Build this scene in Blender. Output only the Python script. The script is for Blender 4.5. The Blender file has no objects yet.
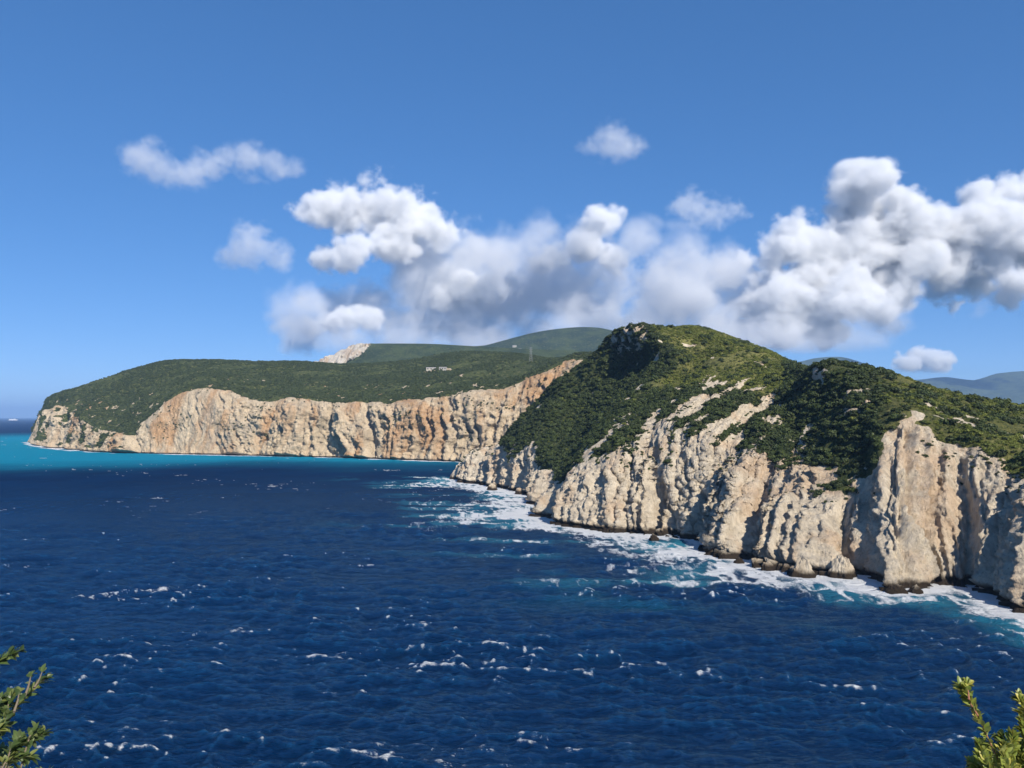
import bpy, math, random
import numpy as np
from mathutils import Vector, Matrix
R = math.radians
random.seed(7)
rng = np.random.default_rng(7)
sc = bpy.context.scene
COL = sc.collection

# ------------------------------------------------------------------ camera
F = 800.0; HY = 417.0; EYE = 80.0
PITCH = math.atan((HY - 384.0) / F)
cd = bpy.data.cameras.new('camera')
cd.sensor_width = 36.0; cd.lens = F / 1024 * 36.0
cd.clip_start = 0.1; cd.clip_end = 200000.0
cam = bpy.data.objects.new('camera', cd); COL.objects.link(cam)
cam.location = (0, 0, EYE); cam.rotation_euler = (R(90) + PITCH, 0, 0)
sc.camera = cam

# ------------------------------------------------------------------ sky and sun
SUN_EL = 38.0; SUN_AZ = 28.0      # azimuth to the right of straight behind the camera
w = bpy.data.worlds.new('World'); sc.world = w; w.use_nodes = True
nt = w.node_tree; nt.nodes.clear()
wo = nt.nodes.new('ShaderNodeOutputWorld'); bg = nt.nodes.new('ShaderNodeBackground')
sk = nt.nodes.new('ShaderNodeTexSky'); sk.sky_type = 'NISHITA'; sk.sun_disc = False
sk.sun_elevation = R(SUN_EL); sk.sun_rotation = R(180 - SUN_AZ)
sk.altitude = 800; sk.air_density = 0.5; sk.dust_density = 0.0; sk.ozone_density = 6.0
hs = nt.nodes.new('ShaderNodeHueSaturation'); hs.inputs['Saturation'].default_value = 1.50; hs.inputs['Hue'].default_value = 0.508; hs.inputs['Value'].default_value = 1.86
gm = nt.nodes.new('ShaderNodeGamma'); gm.inputs[1].default_value = 0.55
bg.inputs['Strength'].default_value = 0.13
nt.links.new(sk.outputs[0], gm.inputs[0]); nt.links.new(gm.outputs[0], hs.inputs['Color']); nt.links.new(hs.outputs[0], bg.inputs[0]); nt.links.new(bg.outputs[0], wo.inputs[0])
sd = bpy.data.lights.new('sun', 'SUN'); sd.energy = 5.0; sd.angle = R(0.5); sd.color = (1.0, 0.93, 0.82)
sun = bpy.data.objects.new('sun', sd); COL.objects.link(sun)
to_sun = Vector((math.sin(R(SUN_AZ)) * math.cos(R(SUN_EL)), -math.cos(R(SUN_AZ)) * math.cos(R(SUN_EL)), math.sin(R(SUN_EL))))
sun.rotation_euler = to_sun.to_track_quat('Z', 'Y').to_euler()
sun.location = (0, -100, 400)
vs = sc.view_settings
sc.display_settings.display_device = 'sRGB'
vs.view_transform = 'Standard'; vs.look = 'None'; vs.gamma = 1; vs.exposure = 0.38; vs.use_curve_mapping = False
sc.cycles.volume_bounces = 7; sc.cycles.max_bounces = 12
sc.cycles.diffuse_bounces = 2; sc.cycles.glossy_bounces = 2
sc.cycles.volume_step_rate = 1.0; sc.cycles.volume_max_steps = 256
sc.cycles.use_denoising = True
sc.cycles.caustics_reflective = False; sc.cycles.caustics_refractive = False

# ------------------------------------------------------------------ helpers
CP, SP = math.cos(PITCH), math.sin(PITCH)
def ray(px, py):
    x = (px - 512) / F; y = (384 - py) / F
    return np.array([x, CP - SP * y, SP + CP * y])
def P(px, py, d):                       # point at forward distance d
    r = ray(px, py); return np.array([0, 0, EYE]) + r * (d / r[1])
def S(px, py, z=0.0):                   # point on the water
    r = ray(px, py); t = (z - EYE) / r[2]; return np.array([0, 0, EYE]) + r * t

def hash3(i, j, k, s):
    n = (i * 374761393 + j * 668265263 + k * 2147483647 + s * 1274126177) & 0xffffffff
    n = ((n ^ (n >> 13)) * 1274126177) & 0xffffffff
    n = ((n ^ (n >> 16)) * 2246822519) & 0xffffffff
    return ((n ^ (n >> 15)) & 0xffffff) / float(0xffffff) * 2 - 1
def vnoise(x, y, z, s=0):               # value noise, -1..1
    x, y, z = np.broadcast_arrays(x, y, z)
    xi = np.floor(x).astype(np.int64); yi = np.floor(y).astype(np.int64); zi = np.floor(z).astype(np.int64)
    fx = x - xi; fy = y - yi; fz = z - zi
    fx = fx * fx * fx * (fx * (fx * 6 - 15) + 10); fy = fy * fy * fy * (fy * (fy * 6 - 15) + 10); fz = fz * fz * fz * (fz * (fz * 6 - 15) + 10)
    r = 0
    for a in (0, 1):
        wa = fx if a else 1 - fx
        for b in (0, 1):
            wb = fy if b else 1 - fy
            for c in (0, 1):
                wc = fz if c else 1 - fz
                r = r + wa * wb * wc * hash3(xi + a, yi + b, zi + c, s)
    return r
def fbm(x, y, z, o=4, s=0, g=0.5, l=2.03):
    r = 0; a = 1.0; t = 0
    for i in range(o):
        r = r + a * vnoise(x, y, z, s + i * 17); t += a; a *= g
        x = x * l + 3.1; y = y * l + 7.7; z = z * l + 1.3
    return r / t * 1.6
def sstep(a, b, x):
    t = np.clip((x - a) / (b - a), 0, 1); return t * t * (3 - 2 * t)

def mesh_from(name, verts, quads, mat=None, parent=None, smooth=True, attrs=None, mats=None):
    me = bpy.data.meshes.new(name)
    verts = np.asarray(verts, dtype=np.float32); quads = np.asarray(quads, dtype=np.int32)
    k = quads.shape[1] if len(quads) else 4
    me.vertices.add(len(verts)); me.vertices.foreach_set('co', verts.ravel())
    if len(quads):
        me.loops.add(quads.size); me.loops.foreach_set('vertex_index', quads.ravel())
        me.polygons.add(len(quads))
        me.polygons.foreach_set('loop_start', np.arange(0, quads.size, k, dtype=np.int32))
        me.polygons.foreach_set('loop_total', np.full(len(quads), k, dtype=np.int32))
        me.polygons.foreach_set('use_smooth', np.full(len(quads), smooth))
    for an, av in (attrs or {}).items():
        at = me.attributes.new(an, 'FLOAT', 'POINT'); at.data.foreach_set('value', np.asarray(av, dtype=np.float32).ravel())
    me.update(calc_edges=True)
    if mat: me.materials.append(mat)
    o = bpy.data.objects.new(name, me); COL.objects.link(o)
    if parent: o.parent = parent
    return o
def gridquads(nv, nu):
    i = np.arange(nv - 1)[:, None] * nu + np.arange(nu - 1)[None, :]
    return np.stack([i, i + 1, i + 1 + nu, i + nu], -1).reshape(-1, 4)
def tag(o, label=None, cat=None, group=None, kind=None):
    if label: o['label'] = label
    if cat: o['category'] = cat
    if group: o['group'] = group
    if kind: o['kind'] = kind
    return o

def catmull(K, t):
    K = np.asarray(K, float); n = len(K)
    i = np.clip(np.floor(t).astype(int), 0, n - 2); f = (t - i)
    sh = (len(t),) + (1,) * (K.ndim - 1); f = f.reshape(sh)
    p0 = K[np.clip(i - 1, 0, n - 1)]; p1 = K[i]; p2 = K[i + 1]; p3 = K[np.clip(i + 2, 0, n - 1)]
    m1 = (p2 - p0) * 0.5 * 0.75; m2 = (p3 - p1) * 0.5 * 0.75
    f2 = f * f; f3 = f2 * f
    return (2*f3 - 3*f2 + 1) * p1 + (f3 - 2*f2 + f) * m1 + (-2*f3 + 3*f2) * p2 + (f3 - f2) * m2
def loft(K, du, nvs):
    """K[col][row] control points; du metres between columns; nvs samples per row interval"""
    K = np.asarray(K, float)
    tt = np.linspace(0, len(K) - 1, (len(K) - 1) * 40 + 1)
    fine = catmull(K, tt)
    seg = np.zeros(len(tt) - 1)
    seg = np.linalg.norm(np.diff(fine[:, 1:3], axis=0), axis=2).mean(1)
    s = np.concatenate([[0], np.cumsum(seg)])
    n = int(s[-1] / du) + 1
    su = np.linspace(0, s[-1], n); tu = np.interp(su, s, tt)
    A = catmull(K, tu)                      # (U,row,3)
    tv = [0.0]
    for r, nn in enumerate(nvs): tv += list(r + np.arange(1, nn + 1) / nn)
    tv = np.array(tv)
    G = catmull(np.transpose(A, (1, 0, 2)), tv)   # (V,U,3)
    return G, su, tu, tv
def gnormals(G):
    dv = np.gradient(G, axis=0); du = np.gradient(G, axis=1)
    n = np.cross(du, dv); return n / (np.linalg.norm(n, axis=2, keepdims=True) + 1e-9)

# ------------------------------------------------------------------ material helper
class NT:
    def __init__(s, name):
        s.m = bpy.data.materials.new(name); s.m.use_nodes = True; s.t = s.m.node_tree; s.t.nodes.clear()
        s.out = s.n('ShaderNodeOutputMaterial')
    def n(s, ty, **kw):
        x = s.t.nodes.new(ty)
        for k, v in kw.items(): setattr(x, k, v)
        return x
    def l(s, a, b): s.t.links.new(a, b)
    def setin(s, sock, v):
        if hasattr(v, 'is_output') or isinstance(v, bpy.types.NodeSocket): s.l(v, sock)
        elif isinstance(v, (tuple, list)) and len(v) == 3 and sock.type == 'RGBA': sock.default_value = (*v, 1)
        else: sock.default_value = v
    def math(s, op, a, b=0.0, c=0.0, clamp=False):
        x = s.n('ShaderNodeMath', operation=op, use_clamp=clamp)
        for i, v in enumerate((a, b, c)): s.setin(x.inputs[i], v)
        return x.outputs[0]
    def mix(s, f, a, b, mode='MIX'):
        x = s.n('ShaderNodeMix', data_type='RGBA', blend_type=mode)
        s.setin(x.inputs[0], f); s.setin(x.inputs[6], a); s.setin(x.inputs[7], b)
        return x.outputs[2]
    def ramp(s, v, a, b, lo=0.0, hi=1.0):
        x = s.n('ShaderNodeMapRange', interpolation_type='SMOOTHSTEP')
        for i, q in enumerate((v, a, b, lo, hi)): s.setin(x.inputs[i], q)
        return x.outputs[0]
    def noise(s, vec, scale, detail=4, rough=0.55, out=0, stretch=None, dist=0.0):
        if stretch:
            mp = s.n('ShaderNodeMapping'); mp.inputs['Scale'].default_value = stretch; s.l(vec, mp.inputs[0]); vec = mp.outputs[0]
        x = s.n('ShaderNodeTexNoise'); s.l(vec, x.inputs['Vector'])
        x.inputs['Scale'].default_value = scale; x.inputs['Detail'].default_value = detail
        x.inputs['Roughness'].default_value = rough; x.inputs['Distortion'].default_value = dist
        return x.outputs[out]
    def attr(s, name):
        x = s.n('ShaderNodeAttribute'); x.attribute_name = name; return x.outputs['Fac']
    def pos(s): return s.n('ShaderNodeNewGeometry').outputs['Position']
    def bump(s, h, dist, strength=1.0, normal=None):
        x = s.n('ShaderNodeBump'); s.l(h, x.inputs['Height']); x.inputs['Distance'].default_value = dist; x.inputs['Strength'].default_value = strength
        if normal: s.l(normal, x.inputs['Normal'])
        return x.outputs[0]
    def bsdf(s, col, rough=0.9, normal=None, spec=0.3, **kw):
        x = s.n('ShaderNodeBsdfPrincipled'); s.setin(x.inputs['Base Color'], col); s.setin(x.inputs['Roughness'], rough)
        s.setin(x.inputs['Specular IOR Level'], spec)
        if normal: s.l(normal, x.inputs['Normal'])
        for k, v in kw.items(): s.setin(x.inputs[k], v)
        s.l(x.outputs[0], s.out.inputs[0]); return x

def land_material(name, sc_=1.0, orange=0.5, pale=(0.77, 0.66, 0.50), greens=((0.045, 0.062, 0.022), (0.085, 0.10, 0.035), (0.16, 0.15, 0.06)), wet=3.0):
    t = NT(name); p = t.pos(); rock = t.attr('rock')
    sep = t.n('ShaderNodeSeparateXYZ'); t.l(p, sep.inputs[0]); z = sep.outputs[2]
    big = t.noise(p, 0.030 / sc_, 5, 0.62, stretch=(1, 1, 0.28), dist=0.5)
    str_ = t.noise(p, 0.20 / sc_, 6, 0.68, stretch=(1, 1, 0.12))
    fine = t.noise(p, 0.7 / sc_, 6, 0.7, stretch=(1, 1, 0.5))
    c = t.mix(t.ramp(str_, 0.38, 0.62), (pale[0]*0.74, pale[1]*0.73, pale[2]*0.72), pale)
    c = t.mix(t.math('MULTIPLY', t.ramp(big, 0.47, 0.63), orange), c, (0.56, 0.30, 0.13))
    grey = t.noise(p, 0.05 / sc_, 5, 0.6, stretch=(1, 1, 0.3), dist=0.6)
    c = t.mix(t.math('MULTIPLY', t.ramp(grey, 0.54, 0.70), 0.42), c, (0.30, 0.275, 0.24))
    c = t.mix(t.math('MULTIPLY', t.ramp(fine, 0.54, 0.68), 0.55), c, (0.20, 0.17, 0.12))
    c = t.mix(t.math('MULTIPLY', t.ramp(fine, 0.46, 0.32), 0.35), c, (0.72, 0.66, 0.55))
    # wet, weed-dark band at the waterline
    zz = t.math('ADD', z, t.math('MULTIPLY', t.noise(p, 0.15 / sc_, 4), -wet * 1.6))
    if wet > 0: c = t.mix(t.ramp(zz, wet * 0.9, -wet * 0.1), c, (0.045, 0.033, 0.022))
    # vegetated ground
    g1 = t.noise(p, 0.045 / sc_, 5, 0.6); g2 = t.noise(p, 0.4 / sc_, 4, 0.6)
    g = t.mix(t.ramp(g1, 0.4, 0.62), greens[0], greens[1])
    g = t.mix(t.ramp(g2, 0.52, 0.70), g, greens[2])
    g = t.mix(t.math('MULTIPLY', t.attr('sun_tint'), t.ramp(g2, 0.30, 0.55)), g, (0.25, 0.235, 0.075))  # lighter, yellower ground colour standing in for sunlight
    rk = t.math('ADD', rock, t.math('MULTIPLY', t.math('SUBTRACT', t.noise(p, 0.25 / sc_, 5, 0.7), 0.5), 0.9))
    rk = t.ramp(rk, 0.42, 0.58)
    c = t.mix(rk, g, c)
    h = t.math('ADD', t.math('MULTIPLY', str_, 1.2), fine)
    h = t.math('ADD', h, t.math('MULTIPLY', t.noise(p, 2.2 / sc_, 4, 0.7), 0.35))
    nrm = t.bump(h, 2.6 * sc_, 1.0)
    t.bsdf(c, 0.95, nrm, 0.12)
    return t.m

# ------------------------------------------------------------------ rock displacement
def rock_disp(G, su, tv, cliff, amp, seed, zs=0.33, us=1.0):
    """billowed buttresses and flutes, cliff = 0..1 mask (V,U)"""
    N = gnormals(G)
    nh = N.copy(); nh[..., 2] *= 0.35
    nh /= np.linalg.norm(nh, axis=2, keepdims=True) + 1e-9
    s = np.broadcast_to(su[None, :], G.shape[:2]); z = G[..., 2]
    wv = fbm(s / 60, z / 45, 0 * z, 3, seed + 5)
    s2 = s + 9 * wv * us
    def bil(scale, sd, zz):
        n = vnoise(s2 / (scale * us), z / (scale * us) * zz, 0.5 + 0 * z, sd)
        return np.minimum(np.abs(n) * 2.6, 1.0) ** 0.8
    a1 = bil(52, seed, zs * 0.6); a2 = bil(21, seed + 1, zs * 0.6); a3 = bil(9, seed + 2, zs * 0.55)
    a4 = 1 - np.abs(fbm(s2 / (4.2 * us), z / (9 * us), G[..., 1] / 60, 3, seed + 3))
    a7 = 1 - np.abs(fbm(G[..., 0] / (9 * us), G[..., 1] / (9 * us), z / (13 * us), 5, seed + 31, g=0.6)) * 1.6
    rid = 1 - np.minimum(np.abs(vnoise(s2 / (6.5 * us), z / (75 * us), 0.3 + 0 * z, seed + 41)) * 2.2, 1)
    led = (z / (7.5 * us) + 1.1 * fbm(G[..., 0] / (50 * us), G[..., 1] / (50 * us), z / (30 * us), 3, seed + 51)) % 1.0
    led = np.minimum(led * 1.25, (1 - led) * 5)
    a5 = fbm(s / (2.0 * us), z / (2.6 * us), G[..., 0] / 5, 3, seed + 9)
    a6 = np.minimum(np.abs(vnoise(s / (4.6 * us) + 2 * wv, z / (38 * us), G[..., 1] / 90, seed + 21)) * 2.6, 1.0) ** 0.7
    d = (a1 - 0.6) * 0.95 + (a2 - 0.6) * 0.60 + (a3 - 0.6) * 0.20 + (rid - 0.4) * 0.34 + (a6 - 0.6) * 0.13 + (a4 - 0.6) * 0.17 + (a7 - 0.55) * 0.11 - (led - 0.4) * 0.045 + a5 * 0.11
    return G + nh * (d * amp * cliff)[..., None], d

# ------------------------------------------------------------------ near headland
def col(shore, *pts, back=(120, 200, 0)):
    s = S(*shore)
    out = [s + np.array([0, 0, -7.0]) , s + np.array([0,0,0.0])]
    out += [P(*p) for p in pts]
    c = out[-1]
    out += [c + np.array([back[0] * 0.5, back[1] * 0.5, -0.35 * c[2]]), c + np.array([back[0], back[1], -c[2] - 6])]
    return out
KN = [
 # shore            cliff top        lower slope      upper slope       crest
 col((449,479.0), (452,474,1066), (455,470,1072), (458,466,1080), (461,464,1090), back=(30,40)),
 col((460,480.5), (464,467,1050), (468,461,1062), (474,459,1075), (480,460,1090), back=(40,60)),
 col((484,485.0), (488,462,990), (491,456,1005), (496,449,1030), (503,440,1060), back=(80,120)),
 col((503,489.0), (508,448,925), (516,434,950), (525,421,985), (532,409,1020), back=(120,200)),
 col((520,492.5), (528,449,880), (545,420,915), (556,398,950), (563,380,990), back=(140,260)),
 col((541,497.0), (550,462,800), (575,425,880), (592,388,920), (598,353,960), back=(160,300)),
 col((543,507.0), (560,474,735), (595,420,835), (632,372,905), (616,332,930), back=(160,320)),
 col((543,517.0), (568,470,690), (622,404,780), (674,362,815), (640,327,900), back=(170,320)),
 col((566,524.0), (584,452,655), (640,398,765), (698,360,835), (664,328.5,925), back=(180,320)),
 col((598,530.0), (608,443,640), (655,400,745), (716,360,815), (692,327.5,940), back=(190,320)),
 col((632,533.0), (636,438,625), (676,396,720), (735,360,795), (715,332,930), back=(200,320)),
 col((665,536.0), (668,425,615), (705,392,700), (752,366,770), (740,340.5,910), back=(200,300)),
 col((696,541.0), (700,432,590), (738,394,670), (770,374,740), (766,350,880), back=(200,280)),
 col((720,549.0), (736,448,560), (768,402,640), (787,378,705), (790,362,840), back=(200,260)),
 col((748,560.0), (772,466,520), (792,412,590), (803,382,640), (808,371,700), back=(200,250)),
 col((784,566.0), (806,474,495), (808,425,545), (814,386,590), (822,366,620), back=(200,240)),
 col((826,574.0), (840,476,470), (836,432,510), (834,394,550), (839,362,600), back=(200,240)),
 col((862,572.0), (866,466,462), (862,425,492), (856,392,535), (858,365.5,590), back=(200,240)),
 col((889,590.0), (878,450,455), (878,414,480), (876,392,525), (880,370.5,580), back=(200,240)),
 col((912,590.0), (903,427,458), (904,406,470), (900,392,520), (902,377,575), back=(200,240)),
 col((934,585.0), (930,429,456), (930,408,468), (926,396,515), (926,385.5,570), back=(200,240)),
 col((960,588.0), (955,445,442), (954,420,458), (952,406,505), (952,394,565), back=(200,230)),
 col((990,590.0), (988,460,424), (984,432,445), (982,414,495), (985,402,555), back=(200,230)),
 col((1008,598.0),(1022,481,404), (1016,446,430), (1014,424,485), (1022,409,548), back=(200,220)),
 col((1050,618.0),(1080,485,352), (1085,455,400), (1090,432,460), (1090,420,535), back=(200,200)),
 col((1130,640.0),(1180,490,320), (1190,465,360), (1200,445,420), (1200,432,500), back=(200,160)),
 col((1330,660.0),(1380,500,270), (1400,480,310), (1420,460,360), (1440,445,430), back=(200,100)),
]
G, su, tu, tv = loft(KN, 0.95, [6, 150, 130, 130, 110, 14, 10])
nV, nU = G.shape[:2]
vv = np.broadcast_to(tv[:, None], (nV, nU)); uu = np.broadcast_to(tu[None, :], (nV, nU))
X, Y, Z = G[..., 0], G[..., 1], G[..., 2]
edge = fbm(X / 38, Y / 38, Z / 38, 4, 11)
fine_e = fbm(X / 9, Y / 9, Z / 14, 4, 13)
# rock where below the cliff-top row; rows: 1 shore, 2 cliff top, 3 lower slope, 4 upper slope, 5 crest
lip = 2.0 + 0.30 * edge + 0.18 * fine_e
lip = lip - 0.20 * np.exp(-((uu - 6.6) / 0.6) ** 2)
lip = lip + 3.2 * sstep(3.0, 1.7, uu)
rock = sstep(0.10, -0.10, vv - lip)
# ribbed bare slope between the two tops
rib = fbm((X * 0.62 + Y * 0.78) / 60, (X * 0.78 - Y * 0.62) / 7, Z / 22, 4, 31)
ribz = sstep(8.6, 10.2, uu) * sstep(15.6, 14.2, uu) * sstep(3.95, 3.3, vv)
rock = np.maximum(rock, ribz * sstep(-0.12, 0.12, rib + 0.22 * fine_e + 0.22 * (2.9 - vv)))
ribw = sstep(7.2, 8.4, uu) * sstep(11.2, 10, uu) * sstep(2.9, 2.3, vv)
rock = np.maximum(rock, ribw * sstep(0.0, 0.35, rib + 0.1))
# crag under the main summit and on the second top
crag = 0.8 * sstep(5.3, 5.9, uu) * sstep(7.4, 6.9, uu) * sstep(4.25, 4.45, vv) * sstep(4.95, 4.85, vv)
rock = np.maximum(rock, crag * sstep(0.0, 0.5, fine_e + 0.25))
crag2 = sstep(15.9, 16.6, uu) * sstep(18.4, 17.8, uu) * sstep(3.1, 3.4, vv) * sstep(4.3, 4.0, vv)
rock = np.maximum(rock, crag2 * sstep(-0.05, 0.3, fine_e + edge * 0.5))
spot = fbm(X / 16, Y / 16, Z / 16, 3, 71)
rock = np.maximum(rock, sstep(0.70, 0.9, spot) * (vv < 4.7))
cl = np.clip(rock * 0.85 + 0.0, 0, 1) * sstep(0.2, 1.2, vv)
cliffm = sstep(0.35, -0.55, vv - lip) * sstep(0.9, 1.1, vv) * 1.0
cliffm = np.maximum(cliffm, cliffm * 0 + (vv <= 1.0) * 1.0)
ends = sstep(0, 2.0, uu) * 0.75 + 0.25
lipfade = 0.35 + 0.65 * sstep(0.0, -0.35, vv - lip)
G2, dd = rock_disp(G, su, tv, cliffm * ends * lipfade, 17.0 - 3.5 * sstep(15, 17, uu), 101)
G2, _ = rock_disp(G2, su * 1.3 + 500, tv, np.maximum(ribz, 0.5 * crag2) * 1.0 + crag, 4.6, 301, zs=0.3, us=0.6)
Nn = gnormals(G)
soil = (1 - cliffm)
lump = fbm(X / 42, Y / 42, Z / 42, 4, 41) * 5.0 + fbm(X / 9, Y / 9, Z / 9, 3, 43) * 1.1
lump *= soil * sstep(2.0, 2.6, vv) * (1 - 0.7 * np.exp(-((vv - 5) / 0.35) ** 2))
G2 = G2 + Nn * lump[..., None] * 0.9
# bulky outer undulation, bare surface grit
G2[..., 2] += rock * fbm(X / 3, Y / 3, Z / 3, 3, 47) * 0.5
notch = np.exp(-((G2[..., 2] - 1.5) / 2.0) ** 2) * (vv > 0.9) * (vv < 1.6)
nh = Nn.copy(); nh[..., 2] = 0
G2 = G2 - nh * (notch * (1.6 + fbm(X / 6, Y / 6, Z / 6, 3, 49)))[..., None]
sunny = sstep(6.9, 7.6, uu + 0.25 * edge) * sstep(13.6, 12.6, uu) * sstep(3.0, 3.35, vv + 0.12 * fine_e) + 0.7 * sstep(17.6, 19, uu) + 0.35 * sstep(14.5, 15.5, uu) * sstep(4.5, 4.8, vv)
sunny = np.clip(sunny, 0, 1); sun_tint = sunny * np.clip(0.75 + 0.6 * edge, 0.1, 1)  # sunlight on these slopes painted as a ground tint
mat_near = land_material('limestone_and_scrub', 1.0, 0.34)
headland = mesh_from('headland', G2.reshape(-1, 3), gridquads(nV, nU), mat_near, attrs={'rock': rock, 'sun_tint': sun_tint})
tag(headland, kind='structure', label='near headland with pale limestone cliffs and green scrubby slopes')
iS = int(np.argmin(np.abs(tv - 1.0)))
shoreN = G2[iS, ::3, :2].copy()

# ------------------------------------------------------------------ far coast with long cliff
def colA(shore, r1, r2, r3, back=600):
    s = S(*shore); d = s[1]
    a = P(r1[0], r1[1], d + r1[2]); b = P(r2[0], r2[1], d + r2[2]); c = P(r3[0], r3[1], d + r3[2])
    mid = s + (a - s) * 0.22; mid[2] = a[2] * 0.16
    return [s + np.array([0, 0, -10.0]), s, mid, a, b, c, c + np.array([0, back * 0.5, -0.3 * c[2]]), c + np.array([0, back, -c[2] - 5])]
KA = [
 colA((30,442.0), (32,438,30), (34,433,80), (36,428,160)),
 colA((34,444.5), (42,416,50), (47,408,130), (52,398,240)),
 colA((52,448.0), (60,410,60), (67,402,150), (74,389.5,300)),
 colA((74,450.5), (80,420,50), (84,406,160), (92,383,400)),
 colA((100,452.0), (104,431,40), (108,408,200), (120,373,480)),
 colA((126,453.0), (128,432,35), (134,404,220), (150,364,540)),
 colA((148,453.5), (149,417,45), (158,398,200), (175,360.5,580)),
 colA((170,454.0), (172,398,55), (182,387,180), (198,360.5,600)),
 colA((196,454.5), (197,388.5,60), (204,380,180), (222,361,640)),
 colA((226,455.0), (226,391,60), (234,383,200), (250,361.5,660)),
 colA((258,455.8), (259,401,55), (266,390,220), (280,361.5,680)),
 colA((290,456.5), (289,399,55), (296,388,230), (306,362,700)),
 colA((330,457.5), (331,400.5,55), (338,390,250), (345,364,760)),
 colA((378,459.0), (380,402.5,55), (386,391,260), (396,362,800)),
 colA((424,460.5), (426,399.5,55), (432,386,280), (448,352.5,900)),
 colA((460,461.8), (466,391.5,60), (474,380,280), (492,352,900)),
 colA((492,462.5), (506,387,70), (512,377,260), (528,355,840)),
 colA((522,463.5), (536,376,80), (544,370,240), (556,358.5,760)),
 colA((560,465.0), (574,362,90), (584,358,240), (600,352,700)),
 colA((640,467.0), (650,350,100), (660,347,260), (690,342,700)),
 colA((760,470.0), (770,372,100), (780,368,260), (800,366,700)),
]
GA, suA, tuA, tvA = loft(KA, 2.3, [4, 26, 110, 70, 110, 10, 8])
nVa, nUa = GA.shape[:2]
vA = np.broadcast_to(tvA[:, None], (nVa, nUa)); uA = np.broadcast_to(tuA[None, :], (nVa, nUa))
X, Y, Z = GA[..., 0], GA[..., 1], GA[..., 2]
eA = fbm(X / 90, Y / 200, Z / 90, 4, 211); fA = fbm(X / 22, Y / 40, Z / 22, 4, 213)
lipA = 3.0 + 0.05 * eA + 0.05 * fA + 0.38 * sstep(3.6, 2.4, uA) * (0.6 + 0.8 * fA)
rockA = sstep(0.05, -0.05, vA - lipA)
cliffA = sstep(0.12, -0.35, vA - lipA) * sstep(1.0, 1.35, vA) + (vA < 1.3) * 0.25
GA2, dA = rock_disp(GA, suA, tvA, cliffA * (1 - 0.68*sstep(5.2, 6.2, uA) * sstep(9.6, 8.4, uA)) * (0.3 + 0.7 * sstep(0.3, 3.0, uA)), 30.0, 401, zs=0.30, us=2.1)
NA = gnormals(GA)
GA2 += NA * ((fbm(X / 120, Y / 120, Z / 120, 4, 221) * 9 + fbm(X / 30, Y / 30, Z / 30, 3, 223) * 2.0) * sstep(3.1, 3.7, vA) * (1 - 0.8 * np.exp(-((vA - 5) / 0.3) ** 2)))[..., None]
# scrub pockets on the steep cape at the left end
spA = fbm(X / 26, Y / 60, Z / 26, 4, 231)
rockA = rockA * (1 - sstep(0.15, 0.4, spA) * sstep(6.6, 5.8, uA) * sstep(1.6, 2.2, vA) * 0.9)
rockA = np.maximum(rockA, 0.75 * sstep(0.7, 0.75, fbm(X / 14, Y / 30, Z / 14, 3, 233)) * sstep(4.7, 4.0, vA))
qx = X / Y * F + 512; qy = HY - (Z - EYE) / Y * F
clr = np.exp(-(((qx - 424) / 17) ** 2 + ((qy - 371.0) / 1.2) ** 2) ** 2) + np.exp(-(((qx - 445) / 9) ** 2 + ((qy - 369.5) / 1.0) ** 2) ** 2)
rockA = np.maximum(rockA, np.clip(clr, 0, 1) * (vA > 3.2))
mat_far = land_material('ochre_limestone_and_scrub', 2.6, 0.75, pale=(0.76, 0.61, 0.42), greens=((0.060, 0.080, 0.028), (0.10, 0.12, 0.038), (0.22, 0.21, 0.09)), wet=2.0)
coast = mesh_from('far_coast', GA2.reshape(-1, 3), gridquads(nVa, nUa), mat_far, attrs={'rock': rockA})
tag(coast, kind='structure', label='far coast with long orange and white sea cliff under a scrub plateau')
iA = int(np.argmin(np.abs(tvA - 1.0)))
shoreA = GA2[iA, ::4, :2].copy()

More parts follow.
